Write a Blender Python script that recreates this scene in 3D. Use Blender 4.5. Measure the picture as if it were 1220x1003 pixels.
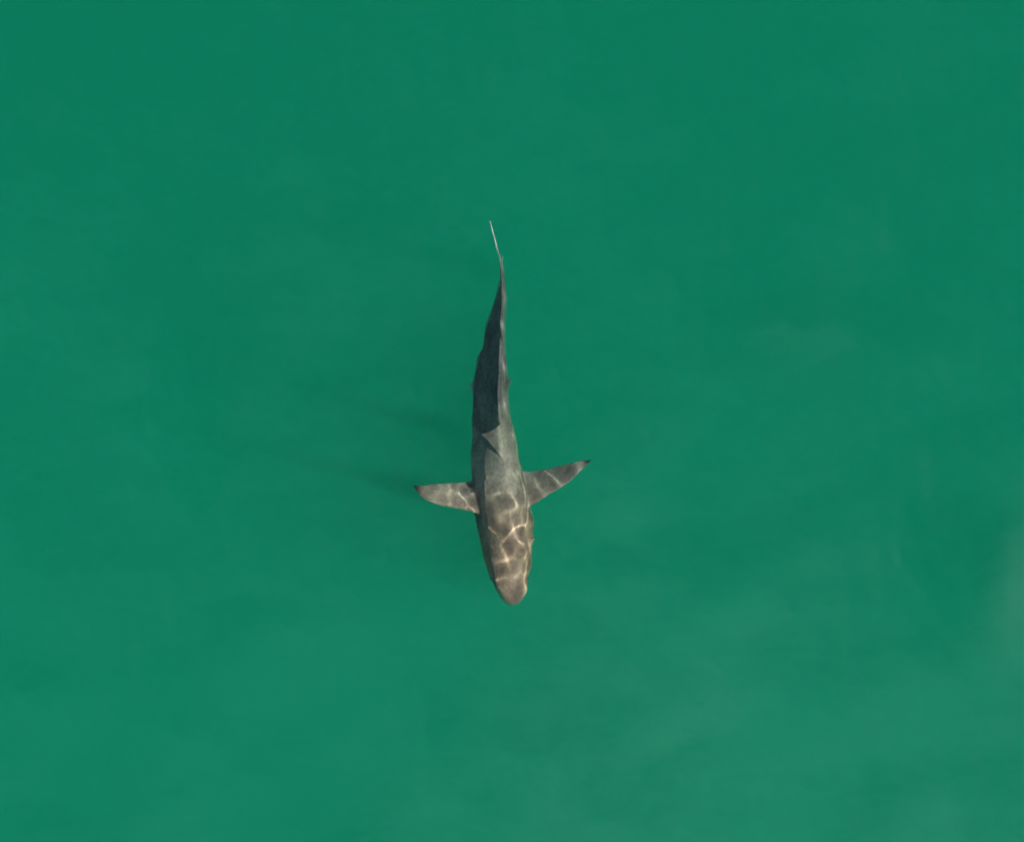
import bpy, bmesh, math, random
import numpy as np
from mathutils import Vector

random.seed(4)
rng = np.random.default_rng(7)
scene = bpy.context.scene
col = scene.collection
for o in list(bpy.data.objects):
    bpy.data.objects.remove(o, do_unlink=True)

# ------------------------------------------------------------------ camera
PXM = 150.0                                   # photograph pixels per metre at the depth of the shark
DEPTH0 = -0.30
CAM_H = 25.0
cam_data = bpy.data.cameras.new('camera')
cam = bpy.data.objects.new('camera', cam_data)
col.objects.link(cam)
cam.location = (0, 0, CAM_H)
cam.rotation_euler = (0, 0, 0)
cam_data.sensor_width = 36
cam_data.lens = 36 * (CAM_H - DEPTH0) / (1220 / PXM)
cam_data.clip_start = 0.1
cam_data.clip_end = 3000
scene.camera = cam

# ------------------------------------------------------------------ daylight
SUN_ELEV = math.radians(45)
SUN_AZ = math.radians(-14)                    # from the right of the picture, a little towards the head of the shark
sdir = Vector((math.cos(SUN_ELEV) * math.cos(SUN_AZ), math.cos(SUN_ELEV) * math.sin(SUN_AZ), math.sin(SUN_ELEV)))
world = bpy.data.worlds.new('World')
scene.world = world
world.use_nodes = True
nt = world.node_tree
nt.nodes.clear()
sky = nt.nodes.new('ShaderNodeTexSky')
sky.sky_type = 'NISHITA'
sky.sun_disc = False
sky.sun_elevation = SUN_ELEV
sky.sun_rotation = math.atan2(sdir.x, sdir.y)
bg = nt.nodes.new('ShaderNodeBackground')
bg.inputs['Strength'].default_value = 0.05
wo = nt.nodes.new('ShaderNodeOutputWorld')
nt.links.new(sky.outputs[0], bg.inputs[0])
nt.links.new(bg.outputs[0], wo.inputs[0])
sun_data = bpy.data.lights.new('sun', 'SUN')
sun_data.energy = 5.0
sun_data.angle = math.radians(0.5)
sun_data.color = (1.0, 0.95, 0.87)
sun_data.cycles.is_caustics_light = True
sun = bpy.data.objects.new('sun', sun_data)
sun.rotation_euler = sdir.to_track_quat('Z', 'Y').to_euler()
sun.location = sdir * 20
col.objects.link(sun)

scene.view_settings.view_transform = 'Standard'
scene.view_settings.look = 'None'
scene.view_settings.gamma = 1
scene.view_settings.exposure = 0.72
scene.view_settings.use_curve_mapping = False
scene.render.engine = 'CYCLES'
cy = scene.cycles
cy.max_bounces = 14
cy.volume_bounces = 6
cy.transmission_bounces = 8
cy.transparent_max_bounces = 8
cy.caustics_refractive = True
cy.caustics_reflective = False
cy.blur_glossy = 0.0
cy.use_denoising = True
cy.filter_width = 1.7
cy.adaptive_threshold = 0.03
cy.sample_clamp_indirect = 4.0

# ------------------------------------------------------------------ helpers
def mat(name):
    m = bpy.data.materials.new(name)
    m.use_nodes = True
    m.node_tree.nodes.clear()
    out = m.node_tree.nodes.new('ShaderNodeOutputMaterial')
    return m, m.node_tree.nodes, m.node_tree.links, out

def P(X, Y, z=0.0):
    """a point of the shark: picture column, picture row, height (m)"""
    return Vector(((X - 610) / PXM, (501.5 - Y) / PXM, z))

def noise2(x, y, comps):
    h = np.zeros_like(x)
    for kx, ky, a, p in comps:
        h += a * np.sin(kx * x + ky * y + p)
    return h

def mesh_obj(name, verts, faces, material, parent=None, smooth=True):
    me = bpy.data.meshes.new(name)
    me.from_pydata([tuple(v) for v in verts], [], faces)
    me.update()
    if smooth:
        me.polygons.foreach_set('use_smooth', [True] * len(me.polygons))
    me.materials.append(material)
    o = bpy.data.objects.new(name, me)
    col.objects.link(o)
    if parent:
        o.parent = parent
    return o

# ------------------------------------------------------------------ the seabed
def axis(inner, step, outer):
    a = list(np.arange(-inner, inner + 1e-6, step))
    s = step
    x = inner
    ext = []
    while x < outer:
        s *= 1.35
        x = min(outer, x + s)
        ext.append(x)
    return np.array([-e for e in reversed(ext)] + a + ext)

def grid_faces(nx, ny):
    i, j = np.meshgrid(np.arange(nx - 1), np.arange(ny - 1), indexing='ij')
    a = (i * ny + j).ravel()
    return np.stack([a, a + ny, a + ny + 1, a + 1], 1).tolist()

def bed_height(x, y):
    base = -3.75 - 0.05 * y
    # a sand shoal rises towards the lower right of the picture, with a low bank beyond it
    d = 0.46 * x - 0.89 * y + 0.35 * np.sin(1.3 * x + 0.6) + 0.2 * np.sin(2.9 * x - 1.1 * y)
    base = base + 0.75 / (1 + np.exp(-np.clip((d - 2.1) / 0.7, -50, 50)))
    base = base + 0.75 * np.exp(-((x - 2.35) / 0.8) ** 2 - ((y - 0.75) / 0.4) ** 2)
    base = base + 0.6 * np.exp(-((x - 4.2) / 0.5) ** 2 - ((y + 1.3) / 0.9) ** 2)
    base = base + 0.42
    comps = []
    r = np.random.default_rng(3)
    for k, a in ((0.5, .16), (0.9, .12), (1.6, .09), (2.7, .07), (4.2, .045), (6.5, .03), (10, .018)):
        for _ in range(3):
            t = r.uniform(0, 2 * math.pi)
            comps.append((k * math.cos(t), k * math.sin(t), a, r.uniform(0, 6.28)))
    return base + noise2(x, y, comps) * 0.42

xs = axis(7.0, 0.09, 300)
ys = xs.copy()
gx, gy = np.meshgrid(xs, ys, indexing='ij')
gz = bed_height(gx, gy)
m_bed, N, L, out = mat('sand')
b = N.new('ShaderNodeBsdfPrincipled')
b.inputs['Roughness'].default_value = 0.95
tc = N.new('ShaderNodeTexCoord')
n1 = N.new('ShaderNodeTexNoise'); n1.inputs['Scale'].default_value = 0.8; n1.inputs['Detail'].default_value = 10; n1.inputs['Roughness'].default_value = 0.70
n1.inputs['Distortion'].default_value = 0.15
r1 = N.new('ShaderNodeValToRGB')
r1.color_ramp.elements[0].position = 0.36; r1.color_ramp.elements[0].color = (0.045, 0.055, 0.035, 1)
r1.color_ramp.elements[1].position = 0.66; r1.color_ramp.elements[1].color = (0.46, 0.40, 0.29, 1)
mp0 = N.new('ShaderNodeMapping'); mp0.inputs['Rotation'].default_value = (0, 0, math.radians(-28)); mp0.inputs['Scale'].default_value = (0.65, 1.5, 1)
L.new(tc.outputs['Object'], mp0.inputs[0]); L.new(mp0.outputs[0], n1.inputs['Vector']); 
sp = N.new('ShaderNodeSeparateXYZ'); L.new(tc.outputs['Object'], sp.inputs[0])
gr = N.new('ShaderNodeMapRange'); gr.interpolation_type = 'SMOOTHSTEP'   # weed bed far up the picture, bare sand further down
L.new(sp.outputs[1], gr.inputs[0]); gr.inputs[1].default_value = 3.5; gr.inputs[2].default_value = -3.0; gr.inputs[3].default_value = -0.13; gr.inputs[4].default_value = 0.10
ad = N.new('ShaderNodeMath'); L.new(n1.outputs[0], ad.inputs[0]); L.new(gr.outputs[0], ad.inputs[1]); L.new(ad.outputs[0], r1.inputs[0])
L.new(r1.outputs[0], b.inputs['Base Color']); L.new(b.outputs[0], out.inputs[0])
bed = mesh_obj('seabed', np.stack([gx.ravel(), gy.ravel(), gz.ravel()], 1), grid_faces(len(xs), len(ys)), m_bed)
bed['kind'] = 'structure'; bed['label'] = 'sandy seabed showing faintly through the green water'

# ------------------------------------------------------------------ the water: one closed body with a rippled top
def refine(a, lo, hi, step):
    return np.concatenate([a[a < lo - 1e-6], np.arange(lo, hi, step), a[a > hi + 1e-6]])
wx = refine(axis(5.2, 0.035, 290), -0.85, 0.85, 0.012)
wy = refine(axis(4.4, 0.035, 290), -1.6, 1.7, 0.012)
gx, gy = np.meshgrid(wx, wy, indexing='ij')
comps = []
r = np.random.default_rng(21)
for lam, a, n in ((2.2, .010, 3), (1.1, .006, 4), (0.55, .0032, 5), (0.30, .0017, 7), (0.17, .0008, 7)):
    for _ in range(n):
        t = r.normal(math.radians(35), 0.9)
        k = 2 * math.pi / (lam * r.uniform(0.8, 1.25))
        comps.append((k * math.cos(t), k * math.sin(t), a, r.uniform(0, 6.28)))
# the ripples are livelier over the head, where the shark pushes water up
hump = 0.25 + 1.95 * np.exp(-((gx - 0.08) / 0.26) ** 2 - ((gy + 0.92) / 0.36) ** 2) + 1.8 * np.exp(-((gx + 0.1) / 0.3) ** 2 - ((gy - 1.45) / 0.2) ** 2)
rad = np.maximum(np.abs(gx), np.abs(gy))
fade = np.clip((9 - rad) / 5, 0, 1)
gz = noise2(gx, gy, comps) * 0.8 * fade
fine = []
for lam, a, n in ((0.25, .0010, 6), (0.155, .00055, 8), (0.10, .00020, 7)):
    for _ in range(n):
        t = r.uniform(0, 2 * math.pi)
        k = 2 * math.pi / (lam * r.uniform(0.85, 1.2))
        fine.append((k * math.cos(t), k * math.sin(t), a, r.uniform(0, 6.28)))
near = np.clip((0.95 - np.abs(gx)) / 0.3, 0, 1) * np.clip((1.7 + gy) / 0.3, 0, 1) * np.clip((1.9 - gy) / 0.4, 0, 1)
gz = gz + noise2(gx, gy, fine) * hump * near
nx, ny = len(wx), len(wy)
V = np.stack([gx.ravel(), gy.ravel(), gz.ravel()], 1).tolist()
F = grid_faces(nx, ny)
TURBID_TOP = -0.475                            # the upper hand of water is clear, the murk starts below it
m_water, N, L, out = mat('sea_water')
fres = N.new('ShaderNodeFresnel'); fres.inputs['IOR'].default_value = 1.33
refr = N.new('ShaderNodeBsdfRefraction'); refr.inputs['IOR'].default_value = 1.33; refr.inputs['Roughness'].default_value = 0.0
tran = N.new('ShaderNodeBsdfTransparent')
half = N.new('ShaderNodeMixShader'); half.inputs[0].default_value = 0.67
glos = N.new('ShaderNodeBsdfGlossy'); glos.inputs['Roughness'].default_value = 0.05
mx = N.new('ShaderNodeMixShader')
L.new(tran.outputs[0], half.inputs[1]); L.new(refr.outputs[0], half.inputs[2])
geo = N.new('ShaderNodeNewGeometry')
mb = N.new('ShaderNodeMath'); mb.operation = 'SUBTRACT'; mb.inputs[0].default_value = 1.0
mm = N.new('ShaderNodeMath'); mm.operation = 'MULTIPLY'
L.new(geo.outputs['Backfacing'], mb.inputs[1]); L.new(mb.outputs[0], mm.inputs[0]); L.new(fres.outputs[0], mm.inputs[1])
L.new(mm.outputs[0], mx.inputs[0]); L.new(half.outputs[0], mx.inputs[1]); L.new(glos.outputs[0], mx.inputs[2])
L.new(mx.outputs[0], out.inputs['Surface'])
water = mesh_obj('sea_water', V, F, m_water)
water['kind'] = 'structure'; water['label'] = 'calm rippled surface of emerald green sea water'
water.cycles.is_caustics_caster = True
m_murk, N, L, out = mat('murky_water')
K = 0.70
def vol(color, density, kind):
    v = N.new(kind); v.inputs['Color'].default_value = (*color, 1); v.inputs['Density'].default_value = density
    return v
vs = vol((0.035, 0.95, 0.585), 0.62 * K, 'ShaderNodeVolumeScatter')
vs.inputs['Anisotropy'].default_value = 0.0
# absorption density * (1 - colour) = absorption coefficient
va = vol((0.0, 0.86, 0.72), 0.95 * K, 'ShaderNodeVolumeAbsorption')
add = N.new('ShaderNodeAddShader')
L.new(vs.outputs[0], add.inputs[0]); L.new(va.outputs[0], add.inputs[1]); L.new(add.outputs[0], out.inputs['Volume'])
H_, B_ = 290.0, -16.0
V = [(x, y, z) for z in (B_, TURBID_TOP) for x, y in ((-H_, -H_), (H_, -H_), (H_, H_), (-H_, H_))]
F = [(3, 2, 1, 0), (4, 5, 6, 7), (0, 1, 5, 4), (1, 2, 6, 5), (2, 3, 7, 6), (3, 0, 4, 7)]
murk = mesh_obj('murky_water', V, F, m_murk, smooth=False)
murk['kind'] = 'structure'; murk['label'] = 'murky green depth of the sea below its clear top layer'

# ------------------------------------------------------------------ the shark
# rows: picture row, left edge, right edge, ridge column, top z, widest z, bottom z, sharpness of the back
ST = [
 (331, 597.5, 601.5, 600, -.385, -.41, -.435, 1.0),
 (340, 595.0, 602.5, 600, -.365, -.43, -.465, 1.0),
 (352, 591.5, 603.5, 600, -.350, -.445, -.485, 1.0),
 (365, 587.5, 603.8, 600, -.340, -.455, -.505, 1.15),
 (380, 582.5, 603.0, 598.5, -.325, -.465, -.52, 1.3),
 (400, 577.0, 602.5, 597, -.310, -.46, -.56, 1.35),
 (430, 569.5, 603.5, 595, -.280, -.48, -.60, 1.35),
 (460, 564.5, 605.5, 594, -.262, -.49, -.64, 1.3),
 (490, 563.0, 608.0, 594, -.250, -.49, -.66, 1.2),
 (520, 562.5, 612.5, 596, -.245, -.49, -.67, 1.1),
 (545, 562.0, 617.5, 599, -.240, -.51, -.68, 1.1),
 (575, 562.0, 625.5, 604, -.236, -.53, -.67, 1.25),
 (600, 563.5, 632.0, 608, -.236, -.54, -.67, 1.25),
 (620, 566.0, 635.0, 610, -.238, -.535, -.66, 1.2),
 (640, 569.5, 635.8, 611, -.246, -.52, -.64, 1.15),
 (660, 574.0, 634.2, 611, -.255, -.50, -.61, 1.1),
 (680, 580.0, 631.3, 611, -.270, -.475, -.57, 1.0),
 (695, 587.5, 628.5, 609, -.288, -.42, -.53, .92),
 (706, 594.5, 626.0, 611, -.308, -.41, -.49, .95),
 (713, 599.5, 623.0, 611.5, -.325, -.40, -.47, 1.0),
 (717, 604.0, 620.6, 612.5, -.350, -.40, -.44, 1.0),
 (719, 608.0, 617.3, 612.7, -.378, -.40, -.415, 1.0),
]
ST = np.array(ST, float)
def smooth_interp(y):
    """cubic (Catmull-Rom) interpolation of the station table at row y"""
    Y = ST[:, 0]
    k = int(np.clip(np.searchsorted(Y, y) - 1, 0, len(Y) - 2))
    h = Y[k + 1] - Y[k]
    t = (y - Y[k]) / h
    def tan(i):
        if i == 0: return (ST[1] - ST[0]) / (Y[1] - Y[0])
        if i == len(Y) - 1: return (ST[-1] - ST[-2]) / (Y[-1] - Y[-2])
        return (ST[i + 1] - ST[i - 1]) / (Y[i + 1] - Y[i - 1])
    return ((2*t**3 - 3*t**2 + 1) * ST[k] + (t**3 - 2*t**2 + t) * h * tan(k) + (-2*t**3 + 3*t**2) * ST[k+1] + (t**3 - t**2) * h * tan(k+1))
def skin(y, ang):
    """point on the trunk: row y, angle 0 = right side, 90 = back, 180 = left side, 270 = belly"""
    _, l, r_, rd, zt, zm, zb, p = smooth_interp(y)
    cx, hw = (l + r_) / 2, (r_ - l) / 2
    a = math.radians(ang)
    c, s = math.cos(a), math.sin(a)
    if s >= 0:
        x = cx + hw * c + (rd - cx) * s * s
        roof = max(0.0, min(1.0, (y - 322) / 20)) * max(0.0, min(1.0, (575 - y) / 60))
        z = zm + (zt - zm) * ((1 - roof) * s ** p + roof * (1 - abs(c) ** 1.12) ** .95)
    else:
        x = cx + hw * math.copysign(abs(c) ** 0.9, c)
        z = zm + (zb - zm) * abs(s)
    return P(x, y, z)

ROWS = list(np.arange(331, 700, 3.0)) + list(np.arange(700, 717, 1.5)) + [717, 718, 719]
RING = 64
parts = []
V, F = [], []
for y in ROWS:
    for q in range(RING):
        V.append(skin(y, 360 * q / RING))
for i in range(len(ROWS) - 1):
    for q in range(RING):
        a, b2 = i * RING + q, i * RING + (q + 1) % RING
        F.append((a, b2, b2 + RING, a + RING))
F.append(tuple(range(RING - 1, -1, -1)))
F.append(tuple((len(ROWS) - 1) * RING + q for q in range(RING)))
parts.append((V, F))

def fin(sections, npts=14, flare=None):
    """closed blade: sections of (leading point, trailing point, thickness vector)"""
    V, F = [], []
    for lead, trail, th in sections:
        for q in range(npts):
            if q <= npts // 2:
                u = q / (npts / 2); sgn = 1
            else:
                u = (npts - q) / (npts / 2); sgn = -1
            prof = 1.9 * (math.sqrt(u) * 0.9 * (1 - u) + 0.10 * u * (1 - u)) + 0.10 * math.sin(math.pi * min(1, u * 1.02))
            V.append(lead.lerp(trail, u) + th * (sgn * max(prof, 0.06 if 0 < u < 1 else 0)))
    n = len(sections)
    for i in range(n - 1):
        for q in range(npts):
            a, b2 = i * npts + q, i * npts + (q + 1) % npts
            F.append((a, b2, b2 + npts, a + npts))
    F.append(tuple(range(npts - 1, -1, -1)))
    F.append(tuple((n - 1) * npts + q for q in range(npts)))
    return V, F

def blade(lead, trail, th, steps=18):
    """splines through leading and trailing edge points and thicknesses -> sections"""
    def cr(pts, t):
        n = len(pts) - 1
        f = t * n; k = min(int(f), n - 1); u = f - k
        p0, p1, p2, p3 = pts[max(k-1, 0)], pts[k], pts[k+1], pts[min(k+2, n)]
        return 0.5 * ((2*p1) + (p2 - p0)*u + (2*p0 - 5*p1 + 4*p2 - p3)*u*u + (3*p1 - p0 - 3*p2 + p3)*u**3)
    out = []
    for s in range(steps + 1):
        t = s / steps
        out.append((cr(lead, t), cr(trail, t), cr(th, t)))
    return out

UP = Vector((0, 0, 1)); SIDE = Vector((1, 0, 0))
# left pectoral fin
parts.append(fin(blade(
    [P(592, 620, -.46), P(567, 612, -.41), P(545, 607.5, -.385), P(520, 602, -.37), P(504, 593, -.38), P(492, 579.5, -.42)],
    [P(590, 574, -.52), P(562, 573.5, -.51), P(538, 574.5, -.485), P(516, 576, -.455), P(503, 576.5, -.435), P(491, 577.5, -.425)],
    [UP * t for t in (.034, .026, .018, .013, .009, .004)])))
# right pectoral fin
parts.append(fin(blade(
    [P(608, 612, -.46), P(632, 603, -.40), P(655, 590, -.355), P(675, 577, -.33), P(690, 564, -.33), P(703, 549, -.35)],
    [P(604, 562, -.52), P(626, 562, -.53), P(650, 557.5, -.49), P(672, 552.5, -.43), P(688, 548, -.375), P(703.5, 546.5, -.355)],
    [UP * t for t in (.034, .026, .018, .013, .009, .004)])))
# first dorsal fin, leaning to the left
parts.append(fin(blade(
    [P(602, 556, -.33), P(598, 547, -.262), P(591, 538, -.20), P(585, 530, -.135), P(579, 523, -.08), P(574, 518.5, -.05)],
    [P(599, 496, -.33), P(597, 502, -.262), P(591.5, 508, -.20), P(585, 512, -.145), P(579, 514.5, -.09), P(573.5, 516, -.05)],
    [Vector((.8, 0, .6)) * t for t in (.045, .024, .017, .013, .009, .004)])))
# second dorsal fin
parts.append(fin(blade(
    [P(599.5, 410, -.34), P(599.5, 406, -.30), P(598.5, 400, -.275), P(598, 396, -.262)],
    [P(599.5, 392, -.37), P(599.5, 393, -.32), P(598.5, 392, -.285), P(598, 391, -.265)],
    [SIDE * t for t in (.016, .011, .008, .004)])))
# anal fin
parts.append(fin(blade(
    [P(590, 420, -.50), P(590, 414, -.56), P(589, 404, -.60), P(589, 398, -.62)],
    [P(590, 394, -.46), P(590, 395, -.54), P(589, 394, -.58), P(589, 392, -.62)],
    [SIDE * t for t in (.016, .011, .008, .004)])))
# pelvic fins
parts.append(fin(blade(
    [P(597, 478, -.47), P(603, 471, -.45), P(606, 462, -.44), P(607.5, 455, -.43)],
    [P(596, 448, -.47), P(602, 449, -.455), P(605, 449.5, -.44), P(607.5, 450, -.43)],
    [UP * t for t in (.02, .014, .009, .004)])))
parts.append(fin(blade(
    [P(575, 480, -.52), P(567, 473, -.54), P(562, 464, -.57), P(559, 457, -.59)],
    [P(576, 450, -.52), P(568, 451, -.54), P(562, 451.5, -.57), P(559, 452, -.59)],
    [UP * t for t in (.02, .014, .009, .004)])))
# tail fin: lower lobe tip -> root -> upper lobe tip, a thin upright crescent
parts.append(fin(blade(
    [P(597, 305, -.68), P(598, 318, -.60), P(600, 336, -.52), P(600.5, 346, -.42), P(599.5, 338, -.375), P(597.5, 322, -.335), P(593.5, 302, -.24), P(588.5, 283, -.12), P(584, 265.5, -.035)],
    [P(596.5, 303, -.685), P(597, 306, -.62), P(598.5, 314, -.52), P(598, 318, -.46), P(596.8, 313, -.40), P(594.5, 302, -.33), P(591, 289, -.24), P(587, 275, -.14), P(583.6, 264.5, -.05)],
    [SIDE * t for t in (.004, .009, .013, .017, .012, .008, .008, .0075, .005)], steps=30)))
# keels beside the tail root
for sgn in (-1, 1):
    parts.append(fin(blade(
        [P(599.5, 372, -.41), P(599.5 + 4.8 * sgn, 362, -.405), P(599.5 + 3.2 * sgn, 340, -.40)],
        [P(599.5, 334, -.41), P(599.5 + 3.9 * sgn, 345, -.405), P(599.5 + 2.4 * sgn, 332, -.40)],
        [UP * t for t in (.012, .008, .004)], steps=8)))

root = bpy.data.objects.new('shark', None)
root.location = P(600, 540, -0.67)
root.empty_display_size = 0.3
root['label'] = 'lone grey brown shark swimming just under the surface of the green sea'
root['category'] = 'shark'
col.objects.link(root)
O = Vector(root.location)

bm = bmesh.new()
for V, F in parts:
    vs_ = [bm.verts.new(v - O) for v in V]
    for f in F:
        try: bm.faces.new([vs_[k] for k in f])
        except ValueError: pass
bmesh.ops.recalc_face_normals(bm, faces=bm.faces)
me = bpy.data.meshes.new('tmp'); bm.to_mesh(me); bm.free()
tmp = bpy.data.objects.new('tmp', me); col.objects.link(tmp)
rm = tmp.modifiers.new('r', 'REMESH'); rm.mode = 'VOXEL'; rm.voxel_size = 0.005; rm.use_smooth_shade = True
sm = tmp.modifiers.new('s', 'SMOOTH'); sm.factor = 0.5; sm.iterations = 6
dg = bpy.context.evaluated_depsgraph_get()
bme = bpy.data.meshes.new_from_object(tmp.evaluated_get(dg))
bpy.data.objects.remove(tmp, do_unlink=True)
bme.name = 'body'
bme.polygons.foreach_set('use_smooth', [True] * len(bme.polygons))

m_skin, N, L, out = mat('shark_skin')
b = N.new('ShaderNodeBsdfPrincipled')
b.inputs['Roughness'].default_value = 0.55
b.inputs['IOR'].default_value = 1.1
tc = N.new('ShaderNodeTexCoord')
sep = N.new('ShaderNodeSeparateXYZ'); L.new(tc.outputs['Object'], sep.inputs[0])
def noise(scale, detail, stretch=None, rough=.6):
    nn = N.new('ShaderNodeTexNoise'); nn.inputs['Scale'].default_value = scale; nn.inputs['Detail'].default_value = detail
    nn.inputs['Roughness'].default_value = rough
    if stretch:
        mp = N.new('ShaderNodeMapping'); mp.inputs['Scale'].default_value = stretch
        L.new(tc.outputs['Object'], mp.inputs[0]); L.new(mp.outputs[0], nn.inputs[0])
    else: L.new(tc.outputs['Object'], nn.inputs[0])
    return nn.outputs[0]
def math_(op, a, b_=None, c=None, clamp=False):
    m = N.new('ShaderNodeMath'); m.operation = op; m.use_clamp = clamp
    for i, v in enumerate((a, b_, c)):
        if v is None: continue
        if isinstance(v, (int, float)): m.inputs[i].default_value = v
        else: L.new(v, m.inputs[i])
    return m.outputs[0]
def mixc(f, a, b_, mode='MIX'):
    m = N.new('ShaderNodeMix'); m.data_type = 'RGBA'; m.blend_type = mode
    if isinstance(f, (int, float)): m.inputs[0].default_value = f
    else: L.new(f, m.inputs[0])
    for i, v in ((6, a), (7, b_)):
        if isinstance(v, tuple): m.inputs[i].default_value = (*v, 1)
        else: L.new(v, m.inputs[i])
    return m.outputs[2]
def ramp(v, lo, hi):
    mr = N.new('ShaderNodeMapRange'); mr.clamp = True; mr.interpolation_type = 'SMOOTHSTEP'
    L.new(v, mr.inputs[0]); mr.inputs[1].default_value = lo; mr.inputs[2].default_value = hi
    return mr.outputs[0]
oy = lambda Y: (501.5 - Y) / PXM - O.y         # picture row -> y in the shark's own space
ox = lambda X: (X - 610) / PXM - O.x
# brown-grey head and shoulders, blue-grey towards the tail
back = mixc(ramp(sep.outputs[1], oy(640), oy(560)), (0.38, 0.31, 0.215), (0.31, 0.335, 0.265))
back = mixc(ramp(sep.outputs[1], oy(545), oy(455)), back, (0.16, 0.185, 0.172))
mott = noise(9, 6, (1.0, .55, 1.0))
back = mixc(ramp(mott, .36, .64), mixc(1.0, back, (.70, .69, .68), 'MULTIPLY'), mixc(1.0, back, (1.2, 1.17, 1.1), 'MULTIPLY'))
strk = noise(22, 4, (1.0, .09, 1.0))
back = mixc(math_('MULTIPLY', ramp(strk, .5, .72), .55), back, (0.36, 0.34, 0.29))
fine_ = noise(45, 3, (1.0, .8, 1.0), .7)
back = mixc(ramp(fine_, .38, .62), mixc(1.0, back, (.85, .85, .85), 'MULTIPLY'), mixc(1.0, back, (1.13, 1.13, 1.13), 'MULTIPLY'))
# pale belly below a ragged line
belly_line = math_('ADD', sep.outputs[2], math_('MULTIPLY', math_('SUBTRACT', noise(7, 5), .5), .12))
colr = mixc(ramp(belly_line, .10, .19), (0.62, 0.60, 0.55), back)
# the dorsal fin is a shade darker than the back
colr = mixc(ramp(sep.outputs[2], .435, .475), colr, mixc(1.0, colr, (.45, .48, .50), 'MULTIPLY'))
# sunlit gleam of the upper tail, painted pale into the skin colour
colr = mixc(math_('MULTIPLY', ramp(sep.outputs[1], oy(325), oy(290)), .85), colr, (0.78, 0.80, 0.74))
# dark trailing tips of the breast fins
ax = math_('ABSOLUTE', math_('SUBTRACT', sep.outputs[0], ox(598)))
colr = mixc(ramp(ax, .60, .68), colr, (0.03, 0.035, 0.035))
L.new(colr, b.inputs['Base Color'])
bp = N.new('ShaderNodeBump'); bp.inputs['Strength'].default_value = .35; bp.inputs['Distance'].default_value = .004
L.new(noise(60, 5), bp.inputs['Height']); L.new(bp.outputs[0], b.inputs['Normal'])
L.new(b.outputs[0], out.inputs[0])
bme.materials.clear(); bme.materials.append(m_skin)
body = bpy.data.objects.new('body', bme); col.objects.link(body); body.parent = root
body.cycles.is_caustics_receiver = True

def plain(name, c, rough):
    m, N, L, out = mat(name)
    b = N.new('ShaderNodeBsdfPrincipled'); b.inputs['Roughness'].default_value = rough
    n_ = N.new('ShaderNodeTexNoise'); n_.inputs['Scale'].default_value = 40
    r_ = N.new('ShaderNodeValToRGB')
    r_.color_ramp.elements[0].color = (*[v * .7 for v in c], 1); r_.color_ramp.elements[1].color = (*[v * 1.3 for v in c], 1)
    L.new(n_.outputs[0], r_.inputs[0]); L.new(r_.outputs[0], b.inputs['Base Color']); L.new(b.outputs[0], out.inputs[0])
    return m
m_eye = plain('shark_eye', (0.008, 0.008, 0.009), 0.15)
m_slit = plain('dark_slit', (0.02, 0.018, 0.017), 0.8)

def normal_at(y, a):
    du = skin(y + .5, a) - skin(y - .5, a)
    dv = skin(y, a + .5) - skin(y, a - .5)
    n_ = du.cross(dv).normalized()
    c = skin(y, 0).lerp(skin(y, 180), .5)
    return n_ if n_.dot(skin(y, a) - c) > 0 else -n_
def ball(name, centre, rx, m, n=12):
    V, F = [], []
    for i in range(n + 1):
        th = math.pi * i / n
        for j in range(2 * n):
            ph = math.pi * j / n
            V.append(centre - O + Vector((rx[0]*math.sin(th)*math.cos(ph), rx[1]*math.sin(th)*math.sin(ph), rx[2]*math.cos(th))))
    for i in range(n):
        for j in range(2 * n):
            k = (j + 1) % (2 * n)
            F.append((i*2*n + j, i*2*n + k, (i+1)*2*n + k, (i+1)*2*n + j))
    return mesh_obj(name, V, F, m, root)
for a in (2, 178):
    p = skin(690, a)
    ball('eye', p - normal_at(690, a) * .004, (.011, .013, .011), m_eye)
def strip(name, path, w):
    """thin lens-shaped strip along a path of (row, angle) on the trunk"""
    V, F = [], []
    n_ = len(path)
    for i, (y, a) in enumerate(path):
        p, nn = skin(y, a), normal_at(y, a)
        y2, a2 = path[min(i + 1, n_ - 1)]; y1, a1 = path[max(i - 1, 0)]
        t = (skin(y2, a2) - skin(y1, a1)).normalized()
        side = nn.cross(t) * w * max(.15, math.sin(math.pi * (i + .3) / (n_ - .4)))
        V += [p + side + nn * .0005 - O, p + nn * .0035 - O, p - side + nn * .0005 - O, p - nn * .008 - O]
    for i in range(n_ - 1):
        for q in range(4):
            F.append((i*4 + q, i*4 + (q+1) % 4, (i+1)*4 + (q+1) % 4, (i+1)*4 + q))
    F += [(3, 2, 1, 0), tuple((n_-1)*4 + q for q in range(4))]
    return mesh_obj(name, V, F, m_slit, root)
for sgn in (0, 1):
    for k in range(5):
        y0 = 640 - 6.0 * k
        angs = [28 - 6 * q for q in range(10)]
        path = [(y0 - 2.5 * math.sin(q / 9 * math.pi), (a if not sgn else 180 - a)) for q, a in enumerate(angs)]
        strip('gill_slit', path, .004)
strip('mouth', [(684 - 26 * (abs(a - 270) / 62) ** 2 + 6, a) for a in range(208, 333, 6)], .007)
for a in (300, 240):
    strip('nostril', [(707, a - 4), (706, a), (704.5, a + 4)], .005)
for ch in root.children:
    ch.cycles.is_caustics_receiver = True
